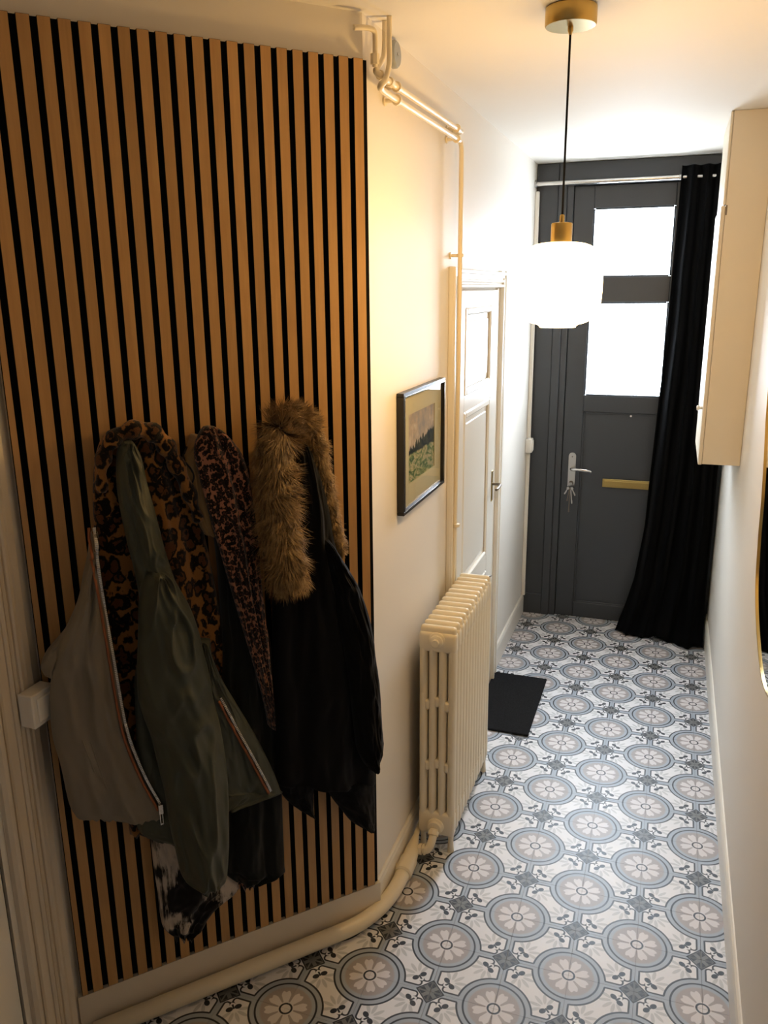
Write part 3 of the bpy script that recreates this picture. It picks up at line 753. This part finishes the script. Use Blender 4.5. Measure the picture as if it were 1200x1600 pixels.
bm = bmesh.new()
for k in range(22):
    a = 2*pi*k/22; lathe(bm, [(.0028, -.004), (.0028, .004)], (.047*cos(a), .047*sin(a), lz-.108), 'z', 6)
o = mk('bead_ring', bm, M_darkmetal, lamp); o['kind'] = 'stuff'
bm = bmesh.new(); bmesh.ops.create_uvsphere(bm, u_segments=20, v_segments=12, radius=.03, matrix=Matrix.Translation((0, 0, lz+.0))); mk('bulb', bm, M_bulb, lamp, True)
bm = bmesh.new(); lathe(bm, [(.012, lz+.028), (.013, lz+.107)], (0, 0, 0), 'z', 16); mk('bulb_base', bm, M_brass, lamp, 40)

# ------------------------------------------------------------------ wall cabinet, mirror, doormat
cab = tag(empty('wall_cabinet', (XR, 2.3, 1.32)), 'tall cream wall cabinet hung high on the right wall before the curtain', 'cabinet')
mk('cabinet_body', BX(-.162, -.512, 0, -.001, .10, H-1.32-.001, bev=.001), M_cab, cab)
for i, (y0, y1) in enumerate(((-.512, .10),)):
    dr = mk('cabinet_door', BX(-.180, y0, -.004, -.163, y1, 1.122, bev=.004, seg=2), M_cab, cab)
    bm = bmesh.new(); yk = y0+.05 if i == 0 else y1-.05
    lathe(bm, [(.006, -.179), (.006, -.190), (.010, -.194), (.013, -.199), (.010, -.205), (.003, -.206)], (0, yk, .252), 'x', 16); mk('knob', bm, M_white, dr, True)
mk('upper_door', BX(-.174, -.512, 1.126, -.163, .10, H-1.32-.002, bev=.003), M_cab, cab)
bm = bmesh.new(); box(bm, -.1615, -.513, 1.085, -.155, -.511, 1.125); mk('hinge_slot', bm, M_darkmetal, cab)

mir = tag(empty('mirror', (XR, .15, 1.55)), 'pebble-shaped mirror with a thin gold rim on the right wall', 'mirror')
out = [(.761, 1.718), (.669, 1.564), (.612, 1.441), (.591, 1.348), (.560, 1.274), (.530, 1.212), (.475, 1.160), (.385, 1.110), (.25, 1.066), (.13, 1.047), (-.013, 1.066), (-.16, 1.13), (-.28, 1.26), (-.34, 1.42), (-.36, 1.60), (-.33, 1.80), (-.22, 1.98), (-.02, 2.10), (.22, 2.15), (.5, 2.13), (.70, 2.04), (.80, 1.90)]
lp_ = smooth_path([(0, y-.15, z-1.55) for y, z in out[-2:]+out+out[:2]], 4); lp_ = lp_[8:8+len(out)*4]
def loop_plate(pts, x0, x1):
    bm = bmesh.new(); a = [bm.verts.new((x0, p.y, p.z)) for p in pts]; b = [bm.verts.new((x1, p.y, p.z)) for p in pts]
    bm.faces.new(a); bm.faces.new(b[::-1]); n = len(pts)
    for i in range(n): bm.faces.new((a[i], a[(i+1) % n], b[(i+1) % n], b[i]))
    return bm
mk('mirror_glass', loop_plate([p*.995 for p in lp_], -.001, -.017), M_mirror, mir)
bm = bmesh.new(); n = len(lp_); rings = []
for i, p in enumerate(lp_):
    t = (lp_[(i+1) % n]-lp_[i-1]).normalized(); nn = Vector((0, -t.z, t.y))
    if nn.dot(p) < 0: nn = -nn
    rings.append([bm.verts.new(p + nn*u + Vector((x, 0, 0))) for u, x in ((-.002, -.001), (.0045, -.001), (.0045, -.0215), (-.002, -.0215))])
for i in range(n):
    a, b = rings[i], rings[(i+1) % n]
    for k in range(4): bm.faces.new((a[k], a[(k+1) % 4], b[(k+1) % 4], b[k]))
mk('rim', bm, M_brass, mir, 40)

bm = bmesh.new(); box(bm, -1.058, 1.405, 0, -.763, 2.036, .011, .003)
for v in bm.verts: v.co -= Vector((-.91, 1.72, 0))
dm = tag(empty('doormat', (-.91, 1.72, .0003)), 'black coir doormat on the tiles beside the radiator', 'doormat')
mk('coir_pile', bm, M_mat, dm)

# ------------------------------------------------------------------ coats on the slats (outlines in wall coordinates: left s, left z, right s, right z)
LEOPARD=[(0.722,1.79,0.648,1.783),(0.751,1.781,0.626,1.77),(0.774,1.759,0.612,1.744),(0.791,1.713,0.595,1.692),(0.802,1.65,0.57,1.621),(0.808,1.585,0.542,1.548),(0.811,1.502,0.526,1.457),(0.812,1.417,0.514,1.364),(0.812,1.33,0.502,1.269),(0.808,1.24,0.486,1.17),(0.8,1.148,0.464,1.066),(0.796,1.053,0.436,0.958),(0.792,0.976,0.417,0.87),(0.796,0.86,0.427,0.746),(0.803,0.743,0.474,0.631),(0.8,0.643,0.576,0.562)]
GREY=[(0.822,1.547,0.811,1.545),(0.835,1.486,0.816,1.483),(0.854,1.432,0.817,1.425),(0.869,1.384,0.815,1.374),(0.887,1.345,0.813,1.33),(0.923,1.285,0.807,1.259),(0.943,1.238,0.803,1.205),(0.957,1.189,0.8,1.151),(0.967,1.122,0.797,1.077),(0.971,1.034,0.789,0.981),(0.962,0.958,0.773,0.9),(0.958,0.91,0.76,0.848),(0.955,0.863,0.744,0.793),(0.95,0.819,0.724,0.742),(0.938,0.784,0.714,0.707)]
CUFF=[(0.904,1.299,0.886,1.295),(0.938,1.27,0.892,1.262),(0.960,1.248,0.904,1.238),(0.976,1.216,0.916,1.206),(0.970,1.190,0.924,1.183)]
UPSLEEVE=[(0.728,1.763,0.707,1.761),(0.739,1.751,0.699,1.747),(0.749,1.721,0.688,1.714),(0.756,1.658,0.681,1.649),(0.754,1.594,0.67,1.582),(0.746,1.511,0.657,1.497),(0.738,1.459,0.647,1.444),(0.732,1.407,0.634,1.39),(0.729,1.346,0.616,1.324),(0.733,1.286,0.598,1.258),(0.729,1.232,0.607,1.205)]
LOSLEEVE=[(0.702,1.438,0.664,1.431),(0.716,1.424,0.646,1.411),(0.728,1.394,0.63,1.375),(0.737,1.345,0.607,1.319),(0.743,1.286,0.59,1.253),(0.751,1.218,0.578,1.177),(0.757,1.166,0.569,1.12),(0.759,1.095,0.562,1.043),(0.75,1.038,0.552,0.983),(0.736,0.978,0.545,0.922),(0.726,0.899,0.539,0.841),(0.714,0.799,0.539,0.74),(0.708,0.697,0.545,0.639),(0.698,0.613,0.552,0.557),(0.691,0.548,0.56,0.496),(0.682,0.515,0.571,0.47),(0.672,0.503,0.586,0.468)]
BODY=[(0.728,1.238,0.546,1.198),(0.754,1.135,0.545,1.084),(0.76,1.062,0.541,1.005),(0.765,0.969,0.538,0.904),(0.771,0.875,0.544,0.804),(0.783,0.78,0.551,0.703),(0.788,0.712,0.555,0.63),(0.777,0.667,0.558,0.588),(0.74,0.627,0.588,0.571)]
RIGHT=[(0.577,1.198,0.563,1.195),(0.58,1.143,0.546,1.135),(0.581,1.086,0.524,1.072),(0.576,1.028,0.495,1.007),(0.564,0.927,0.445,0.893),(0.562,0.826,0.402,0.777),(0.557,0.754,0.378,0.695),(0.554,0.736,0.383,0.679),(0.552,0.687,0.522,0.677)]
BW=[(0.746,0.657,0.65,0.623),(0.747,0.606,0.636,0.565),(0.747,0.553,0.584,0.491),(0.745,0.488,0.507,0.393),(0.743,0.444,0.505,0.347),(0.742,0.389,0.566,0.314),(0.74,0.343,0.601,0.284),(0.734,0.307,0.623,0.258),(0.71,0.272,0.655,0.247)]
DARK=[(0.507,1.495,0.465,1.489),(0.504,1.423,0.44,1.413),(0.504,1.313,0.402,1.294),(0.505,1.181,0.367,1.151),(0.512,1.067,0.361,1.03),(0.519,0.949,0.359,0.906),(0.527,0.829,0.357,0.778),(0.544,0.71,0.353,0.646),(0.557,0.586,0.354,0.513),(0.559,0.466,0.355,0.387),(0.548,0.432,0.361,0.359),(0.518,0.394,0.434,0.36)]
SCARF=[(0.524,1.782,0.504,1.781),(0.538,1.772,0.482,1.767),(0.553,1.748,0.456,1.738),(0.56,1.716,0.434,1.703),(0.553,1.665,0.419,1.65),(0.54,1.596,0.411,1.58),(0.527,1.526,0.404,1.508),(0.51,1.453,0.4,1.435),(0.495,1.379,0.399,1.362),(0.474,1.284,0.394,1.268),(0.452,1.185,0.387,1.171),(0.43,1.083,0.383,1.072),(0.408,0.979,0.382,0.972),(0.397,0.899,0.385,0.895)]
SCARFEND=[(0.499,0.513,0.354,0.459),(0.508,0.461,0.357,0.403),(0.514,0.427,0.361,0.367),(0.52,0.398,0.416,0.356),(0.505,0.365,0.454,0.344)]
TAN=[(0.542,1.754,0.523,1.752),(0.553,1.735,0.519,1.732),(0.569,1.706,0.518,1.701),(0.579,1.674,0.517,1.667),(0.578,1.622,0.51,1.614),(0.565,1.569,0.505,1.561),(0.551,1.523,0.504,1.517),(0.533,1.485,0.505,1.481)]
PARKA=[(0.287,1.733,0.266,1.731),(0.297,1.712,0.241,1.706),(0.302,1.668,0.216,1.659),(0.304,1.597,0.195,1.584),(0.301,1.525,0.181,1.508),(0.32,1.436,0.168,1.412),(0.342,1.365,0.138,1.329),(0.356,1.301,0.108,1.254),(0.364,1.216,0.087,1.159),(0.37,1.06,0.068,0.987),(0.372,0.96,0.061,0.878),(0.375,0.858,0.056,0.766),(0.378,0.753,0.05,0.651),(0.377,0.696,0.049,0.591)]
FLAPL=[(0.376,0.709,0.257,0.671),(0.366,0.663,0.261,0.628),(0.335,0.613,0.262,0.588),(0.282,0.561,0.266,0.555)]
FLAPR=[(0.249,0.669,0.049,0.605),(0.218,0.627,0.049,0.572),(0.197,0.584,0.05,0.535),(0.17,0.539,0.05,0.498),(0.138,0.486,0.051,0.455),(0.1,0.449,0.054,0.432)]
PSLEEVE=[(0.224,1.439,0.197,1.435),(0.216,1.382,0.161,1.373),(0.207,1.334,0.132,1.32),(0.199,1.285,0.108,1.267),(0.181,1.184,0.08,1.163),(0.163,1.081,0.067,1.058),(0.149,0.975,0.053,0.951),(0.138,0.868,0.047,0.842),(0.129,0.769,0.044,0.743),(0.117,0.728,0.056,0.709),(0.1,0.694,0.078,0.687)]
ZIP1=[(0.823,1.559),(0.827,1.495),(0.825,1.437),(0.818,1.344),(0.811,1.222),(0.804,1.113),(0.795,1.001),(0.779,0.921),(0.756,0.837),(0.731,0.766),(0.724,0.744)]
ZIP2=[(0.541,1.039),(0.502,0.937),(0.461,0.835),(0.413,0.71)]
FUR=[(0.332,1.341),(0.346,1.408),(0.355,1.501),(0.356,1.59),(0.352,1.677),(0.338,1.736),(0.31,1.769),(0.269,1.773),(0.237,1.746),(0.212,1.689),(0.192,1.606),(0.173,1.512),(0.153,1.424),(0.14,1.37)]
PIPING=[(0.567,1.729),(0.577,1.697),(0.558,1.658),(0.568,1.62),(0.576,1.604)]

def spline(rows, w):
    n = len(rows)-1; x = w*n; i = min(int(x), n-1); t = x-i
    p = [rows[max(i-1, 0)], rows[i], rows[i+1], rows[min(i+2, n)]]
    return [.5*(2*b + (c-a)*t + (2*a-5*b+4*c-d)*t*t + (3*b-a-3*c+d)*t**3) for a, b, c, d in zip(*p)]
ENV = {}
def garment(name, rows, d, mat, root, bulge=.04, folds=(), thick=None, wr=.006, cr=.006, fx=4, fy=6, n=70, m=44, ragged=0, seed=1, d_top=None, sharp=.5, closed_hem=True, parent=None):
    """draped cloth solid: front with folds, back towards the wall, hem closed"""
    bm = bmesh.new(); org = root.location; rings = []
    thick = d-.003 if thick is None else thick
    for j in range(n+1):
        w = j/n; sl, zl, sr, zr = spline(rows, w)
        dd = d if d_top is None else lerp(d_top, d, min(1, w*2.2))
        endp = min(1, w/.045+.12)**.5
        fr, bk = [], []
        for i in range(m+1):
            t = i/m; pr = max(0, sin(pi*t))**sharp*endp
            f = 0
            for k, amp, ph, drift in folds:
                f += amp*(.35+.65*w)*sin(2*pi*(k*t + ph + drift*w + .10*noise.noise(Vector((t*2, w*3, seed)))))
            f += wr*noise.noise(Vector((t*fx+seed*9, w*fy, seed*3.1))) + wr*.5*noise.noise(Vector((t*fx*2.6+w*6, w*fy*2.2-t*5, seed*5.7)))
            rg = noise.noise(Vector((t*fx*1.3 + w*fy*.55, w*fy*1.25 - t*1.5, seed*7.7)))
            f += cr*(max(0, 1-abs(rg)*3.2)**1.5)
            s, z = lerp(sl, sr, t), lerp(zl, zr, t)
            if ragged and j == n: z += ragged*(noise.noise(Vector((t*22, seed, 3)))*1.3)
            fr.append(bm.verts.new(WP(s, z, max(.006, dd + pr*(bulge+f)))-org))
            if 0 < i < m: bk.append(bm.verts.new(WP(s, z, max(.0025, dd - thick*min(1, pr*1.3)))-org))
        rings.append(fr + bk[::-1])
    L = len(rings[0])
    for a, b in zip(rings, rings[1:]):
        for k in range(L): bm.faces.new((a[k], a[(k+1) % L], b[(k+1) % L], b[k]))
    for rg, fl in ((rings[0], 1), (rings[-1], 0)):
        q = [(rg[i], rg[i+1], rg[L-1-i] if i < m-1 else rg[i+1], rg[(L-i) % L]) for i in range(m)]
        for i in range(m):
            a, b = rg[i], rg[i+1]
            c = rg[L-1-i] if i+1 < m else None; dd_ = rg[L-i] if i > 0 else None
            vs = [v for v in (a, b, c, dd_) if v is not None]
            if len(vs) > 2: bm.faces.new(vs)
    o = mk(name, bm, mat, parent or root, True)
    ENV.setdefault(root.name, []).append(o)
    return o
def surf(objs, org):
    trees = []
    for o in objs:
        me = o.data; trees.append(BVHTree.FromPolygons([v.co+org for v in me.vertices], [tuple(p.vertices) for p in me.polygons]))
    def f(s, z):
        best = None
        for t in trees:
            h = t.ray_cast(WP(s, z, .6), -NS)
            if h[0] is not None:
                dd = (h[0]-P0).dot(NS); best = dd if best is None else max(best, dd)
        return best
    return f
def ribbon(name, pts, f, lift, hw, th, mat, parent, org, off=0, n=10, seg=6, dflt=.1):
    P = smooth_path([(s, z, 0) for s, z in pts], n); wp = []; last = dflt
    for i, p in enumerate(P):
        t = (P[min(i+1, len(P)-1)]-P[max(i-1, 0)]).normalized()
        s, z = p.x + t.y*off, p.y - t.x*off
        dd = f(s, z) or f(s+.008, z) or f(s-.008, z) or last
        last = dd; wp.append(WP(s, z, dd+lift)-org)
    bm = bmesh.new(); rings = []
    for i, p in enumerate(wp):
        t = (wp[min(i+1, len(wp)-1)]-wp[max(i-1, 0)]).normalized(); b = t.cross(NS).normalized(); nn = b.cross(t)
        rings.append([bm.verts.new(p + b*hw*cos(2*pi*k/seg) + nn*th*sin(2*pi*k/seg)) for k in range(seg)])
    for a, b in zip(rings, rings[1:]):
        for k in range(seg): bm.faces.new((a[k], a[(k+1) % seg], b[(k+1) % seg], b[k]))
    bm.faces.new(rings[0][::-1]); bm.faces.new(rings[-1])
    return mk(name, bm, mat, parent, True), wp
def teeth(wp, parent, mat):
    bm = bmesh.new(); L = 0; pitch = .0052; nxt = 0; last = wp[0]
    for a, b in zip(wp, wp[1:]):
        dl = (b-a).length
        while nxt <= L+dl:
            p = a + (b-a)*((nxt-L)/dl if dl else 0); t = (b-a).normalized(); bb = t.cross(NS).normalized()
            g = bmesh.ops.create_cube(bm, size=1)
            for v in g['verts']: v.co = p + t*v.co.x*.0032 + bb*v.co.y*.0066 + NS*(v.co.z*.003+.002)
            nxt += pitch
        L += dl
    return mk('zipper_teeth', bm, mat, parent, kind='stuff')

# leopard print fleece
lc = tag(empty('leopard_fleece', WP(.69, 1.78, .02)), 'brown leopard-print fleece coat hanging beneath the olive jacket on the slats', 'coat')
garment('fleece_body', LEOPARD, .035, M_leopard, lc, .032, ((3.2, .014, .1, .1), (5.1, .007, .4, -.2)), wr=.014, fx=5, fy=7, seed=2, ragged=.01)
bm = bmesh.new(); cp = [(.79, 1.64), (.782, 1.71), (.755, 1.762), (.705, 1.785), (.655, 1.775), (.622, 1.735), (.598, 1.68), (.570, 1.60), (.553, 1.53)]
pp = smooth_path([WP(s, z, .085+.012*sin(6*i))-lc.location for i, (s, z) in enumerate(cp)], 6)
tube(bm, pp, [.006 + .017*sin(pi*(i+.6)/(len(pp)+.2))**.5 + .004*sin(i*1.1) for i in range(len(pp))], 14)
mk('rolled_collar', bm, M_leopard, lc, True)

# bomber jacket
bj = tag(empty('bomber_jacket', WP(.73, 1.75, .05)), 'olive zipped jacket with a grey-taupe front hanging open at far left of the coats', 'jacket')
bo = bj.location
garment('back_panel', BODY, .080, M_olive, bj, .022, ((2.2, .008, .2, .2),), thick=.035, seed=3, wr=.012)
g1 = garment('left_front', GREY, .095, M_taupe, bj, .030, ((1.6, .008, .0, .25), (3.0, .004, .3, 0)), thick=.055, seed=4, wr=.012, fx=3, fy=5, ragged=.008)
garment('left_cuff', CUFF, .075, M_taupe, bj, .022, ((2.5, .005, .1, .3),), thick=.03, seed=5, n=24, m=20)
g2 = garment('right_front', RIGHT, .110, M_olive, bj, .018, ((1.3, .006, .1, .1),), thick=.03, seed=6, wr=.008)
garment('upper_sleeve', UPSLEEVE, .105, M_olive, bj, .036, ((1.5, .005, .2, .5),), thick=.03, seed=7, wr=.014, cr=.012, fx=2.2, fy=6, n=80, m=40, d_top=.075)
garment('lower_sleeve', LOSLEEVE, .128, M_olive, bj, .052, ((1.4, .008, .1, .6), (2.9, .004, 0, -.8)), thick=.035, seed=17, wr=.020, cr=.016, fx=2.0, fy=6, n=110, m=56)
f1 = surf([g1], bo); f2 = surf([g2], bo)
z1, wp = ribbon('zipper', ZIP1, f1, .004, .0055, .0016, M_chrome, bj, bo, off=.004, dflt=.098); teeth(wp, z1, M_chrome)
ribbon('zip_piping', ZIP1, f1, .003, .0035, .0022, M_pipingc, bj, bo, off=-.008, dflt=.097)
z2, wp = ribbon('zipper', ZIP2, f2, .003, .0042, .0014, M_chrome, bj, bo, dflt=.12); teeth(wp, z2, M_chrome)
ribbon('zip_piping', ZIP2, f2, .003, .0038, .002, M_pipingc, bj, bo, off=-.009, dflt=.12)
bm = bmesh.new(); pl = WP(.7245, .742, .108)-bo
for a in ((-.006, -.004, -.012, .006, .006, .016), (-.0045, .001, -.042, -.0022, .005, -.008), (.0022, .001, -.042, .0045, .005, -.008), (-.0045, .001, -.046, .0045, .005, -.041)):
    g = bmesh.ops.create_cube(bm, size=1)
    for v in g['verts']:
        c = [a[k] if v.co[k] < 0 else a[k+3] for k in range(3)]; v.co = pl + DS*c[0] + NS*c[1] + Vector((0, 0, c[2]))
mk('zip_pull', bm, M_chrome, z1)
for pts in ([(.905, 1.015), (.893, .955), (.884, .915)], [(.885, 1.002), (.873, .93), (.858, .855)]):
    ribbon('pocket_seam', pts, f1, .0008, .0016, .0010, M_taupe, bj, bo)

# black and white fluffy garment
bwk = tag(empty('fluffy_cardigan', WP(.65, .6, .03)), 'shaggy black-and-white garment showing below the olive jacket', 'cardigan')
garment('knit_body', BW, .045, M_bw, bwk, .025, ((2.4, .009, .1, .1),), wr=.014, seed=8, ragged=.03, m=60)
# tan jacket with dark piping
tj = tag(empty('jacket', WP(.54, 1.72, .03)), 'tan jacket with dark piping mostly hidden between the leopard coat and patterned scarf', 'jacket')
g4 = garment('shoulder', TAN, .052, M_tan, tj, .022, ((1.2, .005, .2, .4),), seed=9, n=36, m=24, wr=.012)
ribbon('piping', PIPING, surf([g4], tj.location), .002, .0026, .0022, M_black, tj, tj.location, dflt=.06)
# dark wool coat
dc = tag(empty('dark_coat', WP(.45, 1.4, .03)), 'plain green-black coat hanging below the small-print scarf', 'coat')
garment('coat_body', DARK, .055, M_darkcoat, dc, .030, ((2.1, .012, .3, .1), (4.2, .005, .0, -.1)), seed=10, wr=.012)
# scarf
sc_ = tag(empty('patterned_scarf', WP(.49, 1.75, .05)), 'long brown scarf with a small leopard print, draped second from right', 'scarf')
garment('scarf_body', SCARF, .098, M_scarf, sc_, .022, ((2.3, .010, .1, .2), (4.4, .005, .2, -.3)), thick=.03, seed=11, wr=.012, fy=9)
garment('scarf_end', SCARFEND, .040, M_scarf, sc_, .018, ((3.3, .006, .1, .0),), seed=12, wr=.008, n=24, ragged=.02)
# parka with fur hood
pk = tag(empty('parka', WP(.25, 1.72, .04)), 'black parka with a brown fur-trimmed hood hanging rightmost on the slats', 'parka')
po = pk.location
garment('parka_body', PARKA, .085, M_navy, pk, .040, ((1.7, .012, .2, .15), (3.6, .005, .1, -.2)), seed=13, wr=.012, d_top=.07)
garment('front_flap', FLAPL, .082, M_navy, pk, .030, ((1.4, .007, .2, .1),), seed=14, n=24, thick=.05)
garment('front_flap', FLAPR, .082, M_navy, pk, .034, ((1.4, .008, .5, .1),), seed=15, n=24, thick=.05)
garment('sleeve', PSLEEVE, .130, M_navy, pk, .040, ((1.5, .006, .1, .5),), thick=.05, seed=16, wr=.016, fy=9, d_top=.105)
# fur trim: backing tube and strands
fpts = smooth_path([(s, z, 0) for s, z in FUR], 10); N_ = len(fpts)
def frad(u): return interp([(0, .042), (.05, .052), (.25, .050), (.42, .046), (.52, .040), (.62, .030), (.8, .022), (.95, .016), (1, .010)], u)
def fdep(u): return interp([(0, .150), (.2, .135), (.4, .105), (.52, .085), (.65, .075), (1, .062)], u)
bm = bmesh.new(); fw = [WP(p.x, p.y, fdep(i/(N_-1)))-po for i, p in enumerate(fpts)]
tube(bm, fw, [frad(i/(N_-1))*.66 for i in range(N_)], 14); ft = mk('fur_trim', bm, M_furdark, pk, True)
bm = bmesh.new(); rnd = random.Random(3)
vs_, fs_ = [], []
for k in range(26000):
    u = rnd.random(); 
    if rnd.random() > frad(u)/.052+.25: continue
    x = u*(N_-1); i = min(int(x), N_-2); p = fw[i].lerp(fw[i+1], x-i); t = (fw[i+1]-fw[i]).normalized()
    b = t.cross(NS).normalized(); a = rnd.uniform(-.35*pi, 1.35*pi); dr = (b*cos(a) + NS*sin(a))
    if dr.dot(NS) < -.5: continue
    r0 = frad(u)*.60; L = frad(u)*rnd.uniform(.45, 1.15)+.010
    cl = noise.noise((p+dr*.03)*28)*1.6; cl2 = noise.noise((p+dr*.03)*28+Vector((7, 3, 1)))*1.4
    sw_ = b*cl2 + t*(cl+rnd.gauss(-.45 if u < .42 else .45, .22)) + Vector((0, 0, -.35)) + b*rnd.gauss(0, .3)
    q0 = p + dr*r0; q1 = q0 + (dr + sw_*.5).normalized()*L*.5; q2 = q1 + (dr*.6 + sw_).normalized()*L*.5
    side = dr.cross(t + Vector((rnd.uniform(-.6, .6), rnd.uniform(-.6, .6), rnd.uniform(-.6, .6)))).normalized()*.0011
    n0 = len(vs_); vs_ += [q0-side, q0+side, q1-side*.8, q1+side*.8, q2]
    fs_ += [(n0, n0+1, n0+3, n0+2), (n0+2, n0+3, n0+4)]
bm.free(); me = bpy.data.meshes.new('fur_strands'); me.from_pydata([tuple(v) for v in vs_], [], fs_)
link('fur_strands', me, M_fur, ft, kind='stuff')
